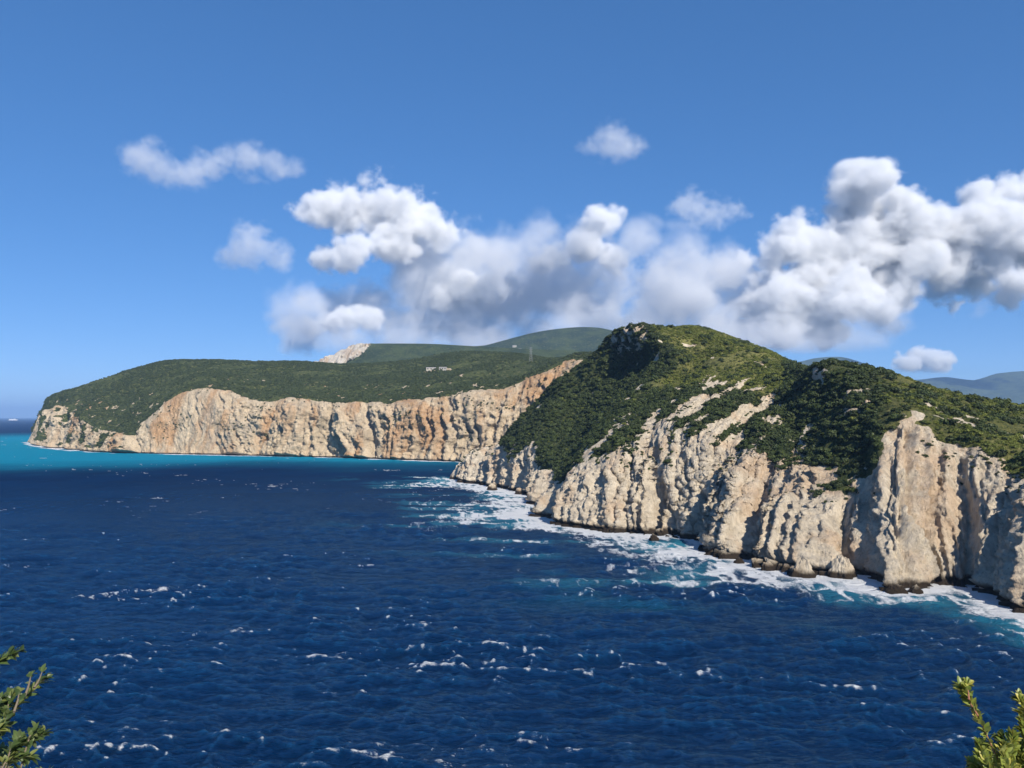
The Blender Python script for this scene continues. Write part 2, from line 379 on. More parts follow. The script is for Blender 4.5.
# ------------------------------------------------------------------ hills behind
def ridge_hill(name, pts, d, foot, seed, lumps, mat, rockf=None, nu=420, back=1500, side=1.0):
    px = np.array([p[0] for p in pts], float); py = np.array([p[1] for p in pts], float)
    dd_ = np.array([p[2] if len(p) > 2 else d for p in pts], float)
    K = [[P(a, b, c) for a, b, c in zip(px, py, dd_)]]
    cr = np.array([P(a, b, c) for a, b, c in zip(px, py, dd_)])
    t = np.linspace(0, len(cr) - 1, nu); c = catmull(cr, t)
    nv = 150; v = np.linspace(0, 1, nv)
    prof = v ** 1.05
    front = np.array([0, -(d - foot), 0.0])
    fr = c[None] + (1 - v)[:, None, None] * front
    fr[..., 0] *= (1 - (1 - v)[:, None] * (1 - foot / d) * 0.6)
    fr[..., 2] = 5 + (c[None, :, 2] - 5) * prof[:, None]
    vb = np.linspace(0, 1, 25)[1:]
    bk = c[None] + vb[:, None, None] * np.array([0, back, 0.0]); bk[..., 2] = -5 + (c[None, :, 2] + 5) * np.cos(vb * math.pi / 2)[:, None]
    g = np.concatenate([fr, bk]); x, y, z = g[..., 0], g[..., 1], g[..., 2]
    V = np.concatenate([v, 1 + vb])[:, None] + 0 * x; x0_ = x.copy(); U = (t / (len(cr) - 1))[None, :] + 0 * x
    n = fbm(x / lumps, y / lumps, z / lumps, 5, seed)
    gul = np.abs(fbm(x / (lumps * 0.7), y / (lumps * 2.2), 0 * z, 4, seed + 3))
    keep = 1 - 0.96 * np.exp(-((V - 1) / 0.10) ** 2)
    g[..., 2] += (n * lumps * 0.06 - gul * lumps * 0.06) * keep * (V > 0.02)
    rk = rockf(g, U, V) if rockf else 0 * x
    if rockf:
        fl = np.minimum(np.abs(vnoise(g[..., 0] / 34, z / 130, 0 * x, seed + 9)) * 2.4, 1) + 0.5 * np.minimum(np.abs(vnoise(g[..., 0] / 14, z / 60, 0 * x, seed + 10)) * 2.4, 1)
        g[..., 1] -= rk * (fl - 0.6) * 75
    o = mesh_from(name, g.reshape(-1, 3), gridquads(*g.shape[:2]), mat, attrs={'rock': rk})
    tag(o, kind='structure'); return o, g
mat_hill = land_material('distant_scrub_hill', 7.0, 0.2, pale=(0.62, 0.58, 0.50), greens=((0.035, 0.055, 0.020), (0.070, 0.095, 0.030), (0.14, 0.145, 0.06)), wet=-1000)
def rockB(g, U, V):
    x = g[..., 0] / g[..., 1] * F + 512
    n = fbm(g[..., 0] / 60, g[..., 1] / 200, g[..., 2] / 60, 4, 505)
    m = sstep(300, 318, x) * sstep(372, 360, x + 8 * n) * sstep(0.0, 0.04, V + 0.03 * n - 0.72 - 0.004 * np.clip(x - 335, 0, 60))
    return m * sstep(1.04, 1.0, V)
mat_scar = land_material('scarp_limestone_and_scrub', 4.0, 0.4, pale=(0.82, 0.74, 0.62), greens=((0.035, 0.055, 0.020), (0.070, 0.095, 0.030), (0.14, 0.145, 0.06)), wet=-1000)
hB, gB = ridge_hill('hill', [(230,380),(285,370),(312,364),(322,360),(334,354),(348,348),(366,344),(400,343.5),(440,344),(480,346.5),(530,349),(600,352),(700,360)], 4300, 3000, 501, 420, mat_scar, rockB, nu=900)
hB['label'] = 'green hill with a bare white scarp at its left end, behind the plateau'
hC, gC = ridge_hill('mountain', [(380,362),(430,354),(470,347),(486,345),(505,340),(532,333),(556,329),(580,327),(600,328),(622,333),(660,342),(740,356),(820,372),(900,390)], 6500, 4600, 521, 800, mat_hill)
hC['label'] = 'rounded green mountain behind the saddle'
hD, gD = ridge_hill('distant_mountain', [(740,374,19000),(790,364,19000),(816,358,19000),(842,357,19000),(866,364,18000),(890,376,17000),(912,380,16000),(945,377,16000),(975,380,16000),(1003,373,16000),(1024,371,16000),(1080,368,16000),(1180,376,16000),(1300,385,16000)], 16000, 12500, 541, 1800, mat_hill, back=4000)
hD['label'] = 'hazy blue mountain on the right horizon'

# ------------------------------------------------------------------ the sea
def polydist(px_, py_, poly):
    best = np.full(px_.shape, 1e9)
    a = poly[:-1]; b = poly[1:]
    for (ax, ay), (bx, by) in zip(a, b):
        dx, dy = bx - ax, by - ay; L = dx*dx + dy*dy + 1e-9
        t = np.clip(((px_ - ax) * dx + (py_ - ay) * dy) / L, 0, 1)
        best = np.minimum(best, np.hypot(px_ - ax - t*dx, py_ - ay - t*dy))
    return best
rows_py = np.concatenate([np.arange(900, 500, -0.8), np.arange(500, 440, -0.6), np.arange(440, 420, -0.5)])
rr = EYE * F / (rows_py - HY)
rr = np.concatenate([[5, 40, 80], rr, [28000, 40000, 60000, 90000]])
ang = np.concatenate([np.linspace(-180, -42, 60)[:-1], np.degrees(np.arctan((np.arange(-130, 1155, 1.0) - 512) / F)), np.linspace(42, 180, 60)[1:]])
ang = R(1) * ang
xx = rr[:, None] * np.tan(np.clip(ang, -0.75, 0.75))[None]    # dense sector: rows of equal depth
yy = rr[:, None] + 0 * xx
out_s = np.abs(ang) > 0.745
rad = rr[:, None] / math.cos(0.745)
xx = np.where(out_s[None], rad * np.sin(ang)[None], xx); yy = np.where(out_s[None], rad * np.cos(ang)[None], yy)
dcam = np.hypot(xx, yy)
cell = np.maximum(dcam * dcam / (EYE * F) * 0.8, 0.3) * 1.0
hz = np.zeros_like(xx); hx = np.zeros_like(xx); hy = np.zeros_like(xx); crest = np.zeros_like(xx)
wr = np.random.default_rng(3)
group = fbm(xx / 90, yy / 60, 0 * xx, 3, 601)
for i in range(56):
    lam = 3.2 * (1.085 ** i) * (0.9 + 0.2 * wr.random())
    if lam > 95: break
    th = R(-112) + wr.normal() * R(30)
    k = 2 * math.pi / lam; kx, ky = k * math.cos(th), k * math.sin(th)
    amp = (0.0165 * math.exp(-(lam / 22) ** 2) + 0.0035 * math.exp(-(lam / 60) ** 2)) * lam * (0.7 + 0.6 * wr.random())
    ph = wr.random() * 6.28 + 1.2 * vnoise(xx / (lam * 3), yy / (lam * 3), 0 * xx, 700 + i)
    fade = sstep(2.2, 5.0, lam / np.maximum(cell * abs(math.sin(th)), 0.3))
    phs = kx * xx + ky * yy + ph
    cph, sph = np.cos(phs), np.sin(phs)
    a = amp * fade
    hz += a * cph; hx -= a * sph * math.cos(th) * 0.9; hy -= a * sph * math.sin(th) * 0.9
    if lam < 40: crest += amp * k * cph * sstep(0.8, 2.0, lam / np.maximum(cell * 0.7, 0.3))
hz *= 0.62; hx *= 0.62; hy *= 0.62
for i, lam in enumerate((1.9, 3.1, 5.2, 8.8, 15.0)):     # sharp-crested wind chop
    a_ = R(-100 + 17 * (i % 3)); ux, uy = math.cos(a_), math.sin(a_)
    al = (xx * ux + yy * uy) / lam; ac = (-xx * uy + yy * ux) / (lam * 2.1)
    n_ = 1 - np.minimum(np.abs(fbm(al, ac, 0 * xx, 3, 750 + 7 * i)) * 2.2, 1.6)
    fd = sstep(1.3, 3.2, lam / cell)
    hz += 0.058 * lam * n_ * fd
    crest += 0.35 * n_ * np.sqrt(fd) * 0.35
gm_ = np.clip(0.95 + 0.65 * fbm(xx / 70, yy / 45, 0 * xx, 3, 607), 0.35, 1.7)
hz *= gm_; hx *= gm_; hy *= gm_; crest *= gm_
dN = polydist(xx, yy, shoreN[::3]); dA_ = polydist(xx, yy, shoreA[::4])
# whitecaps: breaking crests in gusty groups, torn by fine noise
tear = fbm((xx + 0.3 * yy) / 4.6, yy / 1.7, 0 * xx, 5, 611, g=0.7)
group = group + 0.9 * fbm(xx / 26, yy / 18, 0 * xx, 3, 603)
cap = 0.8 * crest / crest.std() + 1.0 * group + 1.05 * tear
big_ = sstep(2.85, 4.2, cap)
small = sstep(1.6, 3.0, cap) * 0.30
farfoam = fbm(xx / 9, yy / 11, 0 * xx, 5, 621, g=0.6) + 0.55 * fbm(xx / 90, yy / 110, 0 * xx, 2, 623)
ff = sstep(0.85, 1.25, farfoam) * sstep(450, 900, dcam) * sstep(9000, 2500, dcam)
vn = np.abs(fbm((xx + 0.4 * yy) / 7, yy / 3.2, 0 * xx, 4, 651, g=0.55))
lines = sstep(0.09, 0.0, vn) * sstep(0.75, 1.5, group) * sstep(-0.5, 1.2, crest / crest.std())
foam = np.clip(0.68 * big_ + 0.9 * small + 0.6 * lines, 0, 0.68) * sstep(1600, 600, dcam) + ff * 0.55
# surf
lace = fbm(xx / 15, yy / 30, 0 * xx, 5, 631, g=0.62); vein = np.abs(fbm(xx / 9, yy / 20, 0 * xx, 5, 633, g=0.6))
sw = np.clip(1.0 + 0.8 * fbm(xx / 60, yy / 60, 0 * xx, 2, 641), 0.35, 2.2)
surf = sstep(30, 9, dN / sw)
lacy = sstep(95, 14, dN / sw)
surf = np.maximum(surf, np.clip(lacy * 1.25 - vein * 1.5 + 0.35 * lace - 0.12, 0, 1) * sstep(0.02, 0.25, lacy))
streak = sstep(0.15, 0.75, fbm((xx + 0.3 * yy) / 70, yy / 26, 0 * xx, 4, 651)) * sstep(190, 40, dN) * sstep(300, 380, yy)
surf = np.maximum(surf, np.clip(streak * 1.15 - vein * 1.7 + 0.2 * lace, 0, 1) * 0.9)
surfA = sstep(34, 8, dA_) * np.clip(0.8 + 1.2 * fbm(xx / 60, yy / 60, 0 * xx, 3, 661), 0, 1)
foam = np.clip(foam + surf + surfA, 0, 1)
# pale sandy shallows
wn = fbm(xx / 220, yy / 260, 0 * xx, 4, 671)
pyv = HY + EYE * F / np.maximum(yy, 1)
shal = sstep(1010 + 120, 1010 + 640, yy + 90 * wn + np.clip(-xx - 250, 0, 900) * 0.10) * (sstep(1900, 200, dA_ + 120 * wn) ** 0.8)
shal = np.clip(shal, 0, 1)
near_sh = np.clip(sstep(85, 12, dN) * 0.75 + 0.6 * fbm(xx / 40, yy / 50, 0 * xx, 4, 681) - 0.25, 0, 1) * sstep(105, 45, dN)
near_sh = np.maximum(near_sh, 0.55 * streak)
damp = sstep(2, 30, dN) * 0.7 + 0.3
V = np.stack([xx + hx * damp, yy + hy * damp, hz * damp], -1)
t = NT('sea_water'); p = t.pos()
foamA = t.attr('foam')
br = t.noise(p, 1.5, 6, 0.8, stretch=(0.8, 1.6, 1))
fm = t.math('ADD', foamA, t.math('MULTIPLY', t.math('SUBTRACT', br, 0.5), 1.3))
fm = t.math('MULTIPLY', t.ramp(fm, 0.20, 0.84), t.ramp(foamA, 0.04, 0.30))
dv = t.noise(p, 0.010, 4, 0.6)
deep = t.mix(t.ramp(dv, 0.3, 0.7), (0.0006, 0.019, 0.074), (0.0008, 0.026, 0.096))
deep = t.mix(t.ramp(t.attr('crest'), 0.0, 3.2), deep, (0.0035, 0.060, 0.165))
sh_ = t.math('MULTIPLY', t.attr('shallow'), t.math('ADD', 0.58, t.noise(p, 0.0035, 4, 0.6, stretch=(0.6, 1.8, 1))), clamp=True)
c = t.mix(sh_, deep, (0.006, 0.27, 0.42))
c = t.mix(t.attr('surge'), c, (0.04, 0.32, 0.44))
c = t.mix(fm, c, (0.86, 0.88, 0.90))
b1 = t.noise(p, 0.30, 6, 0.66, stretch=(0.6, 1.5, 1), dist=0.4); b2 = t.noise(p, 1.3, 5, 0.7, stretch=(0.6, 1.4, 1))
h = t.math('ADD', t.math('MULTIPLY', b1, 1.0), t.math('MULTIPLY', b2, 0.55))
dist_ = t.attr('span')
b3 = t.noise(p, 0.045, 5, 0.6, stretch=(0.7, 1.6, 1))
h = t.math('ADD', h, t.math('MULTIPLY', b3, 1.2))
h = t.math('ADD', h, t.math('MULTIPLY', t.noise(p, 0.11, 5, 0.65, stretch=(0.55, 1.6, 1)), 1.5))
nrm = t.bump(h, 3.8, 1.0)
rgh = t.math('ADD', 0.16, t.ramp(dist_, 250, 2500, 0.0, 0.2))
df = t.n('ShaderNodeBsdfDiffuse'); t.l(c, df.inputs['Color']); t.l(nrm, df.inputs['Normal'])
gl = t.n('ShaderNodeBsdfGlossy'); gl.inputs['Color'].default_value = (0.46, 0.78, 1.0, 1); t.l(rgh, gl.inputs['Roughness']); t.l(nrm, gl.inputs['Normal'])
fr = t.n('ShaderNodeFresnel'); fr.inputs['IOR'].default_value = 1.333; t.l(nrm, fr.inputs['Normal'])
k_ = t.math('MULTIPLY', t.math('MINIMUM', fr.outputs[0], 0.40), t.ramp(dist_, 200, 1300, 0.85, 0.08))
k_ = t.math('MULTIPLY', k_, t.math('SUBTRACT', 1.0, fm, clamp=True))
mx = t.n('ShaderNodeMixShader'); t.l(k_, mx.inputs[0]); t.l(df.outputs[0], mx.inputs[1]); t.l(gl.outputs[0], mx.inputs[2]); t.l(mx.outputs[0], t.out.inputs[0])
sea = mesh_from('sea', V.reshape(-1, 3), gridquads(*xx.shape)[:, ::-1], t.m, attrs={'foam': foam, 'shallow': shal, 'surge': near_sh, 'span': dcam, 'crest': crest / crest.std()})
tag(sea, kind='structure', label='deep blue choppy sea with whitecaps, turquoise along the far cliff')

# ------------------------------------------------------------------ the air
def haze_box(lo, hi, dens, color):
    t = NT('hazy_air'); v = t.n('ShaderNodeVolumePrincipled')
    v.inputs['Color'].default_value = (*color, 1); v.inputs['Density'].default_value = dens; v.inputs['Anisotropy'].default_value = 0.0
    t.l(v.outputs[0], t.out.inputs['Volume'])
    x0, y0, z0 = lo; x1, y1, z1 = hi
    vs_ = [(x0,y0,z0),(x1,y0,z0),(x1,y1,z0),(x0,y1,z0),(x0,y0,z1),(x1,y0,z1),(x1,y1,z1),(x0,y1,z1)]
    fs = [(0,3,2,1),(4,5,6,7),(0,1,5,4),(1,2,6,5),(2,3,7,6),(3,0,4,7)]
    o = mesh_from('haze', vs_, fs, t.m, smooth=False); tag(o, kind='stuff', label='thin blue sea haze'); return o
haze_box((-95000, -95000, -16), (95000, 95000, 1090), 0.000033, (0.40, 0.64, 1.0))

# ------------------------------------------------------------------ clouds (real volumes, beyond and above the haze)
def cloud_material(name, dens, g=-0.15, col=(1, 1, 1)):
    t = NT(name)
    v = t.n('ShaderNodeVolumePrincipled'); v.inputs['Color'].default_value = (*col, 1)
    v.inputs['Density Attribute'].default_value = 'density'
    v.inputs['Density'].default_value = dens; v.inputs['Anisotropy'].default_value = g
    t.l(v.outputs[0], t.out.inputs['Volume']); return t.m
mat_cloud = cloud_material('cloud_vapour', 0.0080, col=(0.975, 0.98, 0.985)); mat_shaded = cloud_material('shaded_cloud_vapour', 0.0032, 0.0, col=(0.93, 0.94, 0.955)); mat_thin = cloud_material('thin_cloud_vapour', 0.0017)  # bank vapour tinted grey, its shading put into the colour
def cloud(name, balls, d, seed, vox=27.0, thr=0.0, gain=2.4, namp=0.82, depth=1.0, nscale=1000.0, mat=None, flat=0.8, zmin=1120.0):
    lr = np.random.default_rng(seed); B = []
    for b in balls:
        dd = d + (b[3] if len(b) > 3 else lr.normal() * 250)
        c = P(b[0], b[1], dd); r = b[2] / F * dd
        B.append((*c, r))
        for k in range(7):                      # cauliflower lobes
            a = lr.normal(size=3); a /= np.linalg.norm(a); a[2] = abs(a[2]) * 0.9 - 0.15
            rs = r * lr.uniform(0.25, 0.5); B.append((*(c + a * r * lr.uniform(0.6, 0.85)), rs))
    B = np.array(B)
    lo = (B[:, :3] - B[:, 3:] * 1.25).min(0); hi = (B[:, :3] + B[:, 3:] * 1.25).max(0)
    lo[2] = max(lo[2], zmin)
    n = np.maximum(((hi - lo) / vox).astype(int) + 2, 4); hi = lo + (n - 1) * vox
    xs, ys, zs = [lo[i] + vox * np.arange(n[i]) for i in range(3)]
    f = np.full((n[2], n[1], n[0]), -9.0, dtype=np.float32)
    for cx, cy, cz, r in B:
        e = r * 1.4
        ix = slice(*np.searchsorted(xs, [cx - e, cx + e])); iy = slice(*np.searchsorted(ys, [cy - e, cy + e])); iz = slice(*np.searchsorted(zs, [cz - e, cz + e]))
        q = zs[iz][:, None, None]; sq = np.where(q < cz, 1 / flat, 1.0)
        dist = np.sqrt((xs[ix][None, None] - cx) ** 2 + ((ys[iy][None, :, None] - cy) / depth) ** 2 + ((q - cz) * sq) ** 2)
        f[iz, iy, ix] = np.maximum(f[iz, iy, ix], 1 - dist / r)
    act = np.argwhere(f > -0.45)
    x = xs[act[:, 2]]; y = ys[act[:, 1]]; z = zs[act[:, 0]]
    nz = fbm(x / nscale, y / nscale, z / (nscale * 0.8), 6, seed, g=0.68)
    bl = np.abs(fbm(x / (nscale * 0.4), y / (nscale * 0.4), z / (nscale * 0.4), 4, seed + 50, g=0.6))
    dn = np.zeros(f.shape, dtype=np.float32)
    val = f[tuple(act.T)] + namp * nz + 0.35 * namp * (0.5 - bl * 1.6) - thr
    edge_ = sstep(-0.45, -0.2, f[tuple(act.T)])
    dn[tuple(act.T)] = np.clip(val * gain, 0, 1) * edge_ * np.clip((z - zmin) / 150, 0, 1)
    me = bpy.data.meshes.new(name + '_field'); N = dn.size
    me.vertices.add(N); at = me.attributes.new('dens', 'FLOAT', 'POINT'); at.data.foreach_set('value', dn.ravel())
    o = bpy.data.objects.new(name, me); COL.objects.link(o)
    ng = bpy.data.node_groups.new(name + '_volume', 'GeometryNodeTree')
    ng.interface.new_socket('Geometry', in_out='INPUT', socket_type='NodeSocketGeometry')
    ng.interface.new_socket('Geometry', in_out='OUTPUT', socket_type='NodeSocketGeometry')
    nn = ng.nodes; L = ng.links.new
    gi = nn.new('NodeGroupInput'); go = nn.new('NodeGroupOutput')
    vc = nn.new('GeometryNodeVolumeCube'); vc.inputs['Min'].default_value = lo; vc.inputs['Max'].default_value = hi
    for a, b in zip(('Resolution X', 'Resolution Y', 'Resolution Z'), n): vc.inputs[a].default_value = int(b)
    po = nn.new('GeometryNodeInputPosition'); sub = nn.new('ShaderNodeVectorMath'); sub.operation = 'SUBTRACT'; sub.inputs[1].default_value = lo
    L(po.outputs[0], sub.inputs[0]); dv_ = nn.new('ShaderNodeVectorMath'); dv_.operation = 'SCALE'; dv_.inputs['Scale'].default_value = 1.0 / vox; L(sub.outputs[0], dv_.inputs[0])
    sx = nn.new('ShaderNodeSeparateXYZ'); L(dv_.outputs[0], sx.inputs[0])
    def m(op, a, b=None):
        q = nn.new('ShaderNodeMath'); q.operation = op
        for i, v_ in enumerate((a, b)):
            if v_ is None: continue
            if isinstance(v_, (int, float)): q.inputs[i].default_value = v_
            else: L(v_, q.inputs[i])
        return q.outputs[0]
    # clamp each axis, then an exact integer index
    def ii(v_, mx):
        r_ = nn.new('FunctionNodeFloatToInt'); r_.rounding_mode = 'ROUND'
        L(m('MINIMUM', m('MAXIMUM', v_, 0.0), float(mx)), r_.inputs[0]); return r_.outputs[0]
    def im(op, a, b):
        q = nn.new('FunctionNodeIntegerMath'); q.operation = op
        for i, v_ in enumerate((a, b)):
            if isinstance(v_, int): q.inputs[i].default_value = v_
            else: L(v_, q.inputs[i])
        return q.outputs[0]
    ix = ii(sx.outputs[0], n[0] - 1); iy = ii(sx.outputs[1], n[1] - 1); iz = ii(sx.outputs[2], n[2] - 1)
    idx = im('ADD', ix, im('MULTIPLY', im('ADD', iy, im('MULTIPLY', iz, int(n[1]))), int(n[0])))
    na = nn.new('GeometryNodeInputNamedAttribute'); na.data_type = 'FLOAT'; na.inputs[0].default_value = 'dens'
    si = nn.new('GeometryNodeSampleIndex'); si.data_type = 'FLOAT'; si.domain = 'POINT'
    L(gi.outputs[0], si.inputs['Geometry']); L(na.outputs[0], si.inputs['Value']); L(idx, si.inputs['Index'])
    L(si.outputs[0], vc.inputs['Density'])
    sm = nn.new('GeometryNodeSetMaterial'); sm.inputs['Material'].default_value = mat or mat_cloud
    L(vc.outputs[0], sm.inputs[0]); L(sm.outputs[0], go.inputs[0])
    md = o.modifiers.new('volume', 'NODES'); md.node_group = ng
    me.materials.append(mat or mat_cloud)
    print(name, n, 'max', dn.max(), 'filled', float((dn > 0).mean()))
    return o
bank = cloud('cloud_bank', [
  (430,250,34),  (300,332,26),(335,322,30),(372,312,30),(300,302,14),
  (430,292,44),(470,262,36),(505,262,32),(550,278,40),(600,275,40),(640,288,42),(520,305,46),(460,322,34),(590,312,46),(660,318,44),(400,330,34),(540,335,34),(620,335,34),
  (700,292,40),(730,280,30),(720,325,40),(760,305,38),(600,226,15),(420,262,34),(450,290,40),(480,300,46),(545,298,46),(610,298,46),(670,300,46),(575,254,20),(640,330,40),(700,325,44),(500,335,36),(740,330,34),(430,318,30)], 14700, 11, mat=mat_shaded, depth=0.75, gain=1.5)
head = cloud('cumulus_cloud', [(318,212,22),(345,208,30),(380,206,32),(412,216,32),(440,230,26),(352,252,20),(322,262,15),(345,264,15),(395,250,24),(300,214,14)], 14000, 51)
tag(head, 'bright white head of the long cloud bank', 'cloud', kind='stuff')
for q_, bl_ in ((52, [(600,222,20),(615,216,16)]), (53, [(330,322,16),(350,316,18),(370,320,16),(312,330,14)]), (54, [(560,262,20),(585,252,22),(610,262,20),(540,268,14)]), (55, [(470,290,18),(495,284,20),(445,300,14)])):
    tag(cloud('cumulus_cloud', bl_, 13900, q_), 'paler lump in the front of the long cloud bank', 'cloud', kind='stuff')
tag(bank, 'long grey-bottomed cloud bank with a bright white head over the green hills', 'cloud bank', kind='stuff')
veil = cloud('veil_cloud', [
  (300,312,30),(350,335,30),(410,338,34),(480,345,34),(560,345,36),(640,345,36),(720,345,36),(800,345,34),(850,335,34),(890,320,26),(540,242,30),(500,248,26),(585,232,24),(640,244,24),(680,262,32),(730,268,26),(760,345,30),(980,310,16)], 13200, 31, mat=mat_thin, gain=1.0, namp=0.95, thr=-0.12, vox=36, nscale=1100.0)
tag(veil, 'thin grey veil of cloud around and below the long bank', 'cloud bank', kind='stuff')
cum = cloud('cumulus_cloud', [
  (790,246,30),(770,262,26),(815,250,28),(855,190,24),(880,184,24),(905,205,28),(870,215,36),(925,222,24),(905,240,34),(860,255,36),(820,285,40),(790,310,40),(850,300,38),(890,285,28),(775,330,26),(830,328,28),(745,262,14),(950,228,18),(955,252,22),(940,275,20),(920,262,22)], 14000, 12)
tag(cum, 'tall white cumulus cloud towering above the second hilltop', 'cloud', kind='stuff')
far_r = cloud('cumulus_cloud', [(985,196,20),(1005,190,20),(985,230,26),(1010,225,36),(1040,220,44),(1035,255,30),(1080,240,40),(965,262,18),(990,262,22),(1020,285,22),(1050,300,30),(1010,300,16)], 14000, 13)
tag(far_r, 'white cumulus cloud cut off by the right edge of the picture', 'cloud', kind='stuff')
for nm, bl, d, sd_, lab, mt in [
  ('small_cloud', [(945,288,20),(970,284,18),(992,288,12),(920,292,12),(955,305,14)], 14500, 14, 'broken white cloud below the gap between the two large cumulus clouds', mat_cloud),
  ('small_cloud', [(905,364,12),(922,362,13),(940,364,12)], 19500, 15, 'little pair of white cloud puffs low over the hazy mountain', mat_cloud),
  ('small_cloud', [(888,326,14)], 17000, 16, 'faint round cloud puff below the cumulus, right of the tall one', mat_thin),
  ('small_cloud', [(688,208,20),(712,213,20),(735,213,14)], 14000, 17, 'small white cloud floating alone above the long bank', mat_thin),
  ('small_cloud', [(610,142,22),(592,147,14),(630,147,16)], 12000, 18, 'thin grey cloud wisp highest in the sky', mat_thin),
  ('small_cloud', [(140,162,20),(165,166,24),(190,172,24),(212,170,16)], 12000, 19, 'white flat cloud wisp highest on the left side', mat_thin),
  ('small_cloud', [(225,158,14),(250,162,20),(275,167,18),(295,170,12)], 12000, 20, 'greyish cloud wisp just right of the flat white one on the left', mat_thin),
  ('small_cloud', [(250,246,24),(236,254,18),(270,256,20)], 13500, 21, 'soft white cloud left of the head of the long bank', mat_thin)]:
    tag(cloud(nm, bl, d, sd_, mat=mt, vox=26, thr=0.0 if mt is mat_cloud else 0.05, namp=1.05, nscale=560.0, gain=1.5), lab, 'cloud', 'small clouds around the bank', kind='stuff')

# ------------------------------------------------------------------ scrub on the slopes (stuff)
def leaf_material(name, dark, light, tip=None, rough=0.6, transl=0.12):
    t = NT(name); oi = t.n('ShaderNodeObjectInfo'); p = t.pos()
    n = t.noise(p, 0.09, 3, 0.5); n2 = t.noise(p, 1.1, 2, 0.5)
    f = t.math('ADD', t.math('MULTIPLY', oi.outputs['Random'], 0.55), t.math('MULTIPLY', n, 0.9)); f = t.math('SUBTRACT', f, 0.25, clamp=True)
    c = t.mix(f, dark, light)
    if tip: c = t.mix(t.math('MULTIPLY', t.ramp(n2, 0.55, 0.75), 0.6), c, tip)
    b = t.bsdf(c, rough, None, 0.25)
    return t.m
def bush_proto(name, n, leaf, seed, mat, squash=0.75):
    lr = np.random.default_rng(seed)
    lobes = [(lr.uniform(-0.5, 0.5), lr.uniform(-0.5, 0.5), lr.uniform(0.15, 0.5), lr.uniform(0.4, 0.62)) for _ in range(5)] + [(0, 0, 0.4, 0.7)]
    vs_, fs = [], []
    for i in range(n):
        cx, cy, cz, r = lobes[lr.integers(len(lobes))]
        d = lr.normal(size=3); d /= np.linalg.norm(d); d[2] = abs(d[2]) if lr.random() < 0.8 else d[2]
        c = np.array([cx, cy, cz]) + d * r * lr.uniform(0.72, 1.05); c[2] = max(c[2] * squash, -0.1)
        a = d + lr.normal(size=3) * 0.55; a /= np.linalg.norm(a)
        u = np.cross(a, lr.normal(size=3)); u /= np.linalg.norm(u); v_ = np.cross(a, u)
        s_ = leaf * lr.uniform(0.6, 1.3); k = len(vs_)
        vs_ += [c - u * s_, c - v_ * s_ * 0.6, c + u * s_, c + v_ * s_ * 0.6]; fs.append((k, k+1, k+2, k+3))
    me_o = mesh_from(name, vs_, fs, mat, smooth=False); COL.objects.unlink(me_o); return me_o
def scatter(name, G, w, count, smin, smax, protos, seed, sink=0.15, pw=2.0, label=None, sizef=None):
    lr = np.random.default_rng(seed)
    a = G[:-1, :-1]; b = G[:-1, 1:]; c = G[1:, :-1]; d = G[1:, 1:]
    area = np.linalg.norm(np.cross(b - a, c - a), axis=2); W = (w[:-1, :-1] * area).ravel(); W /= W.sum()
    idx = lr.choice(len(W), count, p=W); nu_ = G.shape[1] - 1; iv, iu = idx // nu_, idx % nu_
    f1, f2 = lr.random(count)[:, None], lr.random(count)[:, None]
    pts = (a[iv, iu] * (1 - f1) + b[iv, iu] * f1) * (1 - f2) + (c[iv, iu] * (1 - f1) + d[iv, iu] * f1) * f2
    sc_ = smin + (smax - smin) * lr.random(count) ** pw
    if sizef is not None: sc_ *= sizef[iv, iu]
    pts[:, 2] -= sink * sc_
    o = mesh_from(name, pts, np.zeros((0, 4), int), attrs={'scl': sc_, 'rz': lr.random(count) * 6.283, 'tilt': lr.normal(size=count) * 0.2})
    ng = bpy.data.node_groups.new(name + '_scatter', 'GeometryNodeTree')
    ng.interface.new_socket('Geometry', in_out='INPUT', socket_type='NodeSocketGeometry')
    ng.interface.new_socket('Geometry', in_out='OUTPUT', socket_type='NodeSocketGeometry')
    nn = ng.nodes; L = ng.links.new
    gi = nn.new('NodeGroupInput'); go = nn.new('NodeGroupOutput')
    gg = nn.new('GeometryNodeGeometryToInstance')
    for pr in protos:
        oi = nn.new('GeometryNodeObjectInfo'); oi.inputs['Object'].default_value = pr; L(oi.outputs['Geometry'], gg.inputs[0])
    ip = nn.new('GeometryNodeInstanceOnPoints'); ip.inputs['Pick Instance'].default_value = True
    def at(n_): q = nn.new('GeometryNodeInputNamedAttribute'); q.data_type = 'FLOAT'; q.inputs[0].default_value = n_; return q.outputs[0]
    cx = nn.new('ShaderNodeCombineXYZ'); L(at('tilt'), cx.inputs[0]); L(at('rz'), cx.inputs[2])
    L(gi.outputs[0], ip.inputs['Points']); L(gg.outputs[0], ip.inputs['Instance']); L(cx.outputs[0], ip.inputs['Rotation']); L(at('scl'), ip.inputs['Scale'])
    L(ip.outputs[0], go.inputs[0])
    md = o.modifiers.new('scatter', 'NODES'); md.node_group = ng
    tag(o, kind='stuff', label=label); return o
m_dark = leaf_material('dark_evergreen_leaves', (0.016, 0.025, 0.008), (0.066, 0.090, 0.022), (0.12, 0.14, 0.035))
m_olive = leaf_material('sunlit_olive_leaves', (0.055, 0.075, 0.012), (0.19, 0.21, 0.038), (0.30, 0.28, 0.065))  # olive leaves brightened so their colour carries the slope's sunlight
m_far = leaf_material('distant_green_leaves', (0.028, 0.042, 0.016), (0.080, 0.105, 0.036), (0.13, 0.14, 0.055))
pd_ = [bush_proto('dark_bush', 330, 0.17, 20 + i, m_dark) for i in range(4)]
po_ = [bush_proto('olive_bush', 300, 0.17, 30 + i, m_olive, 0.65) for i in range(3)]
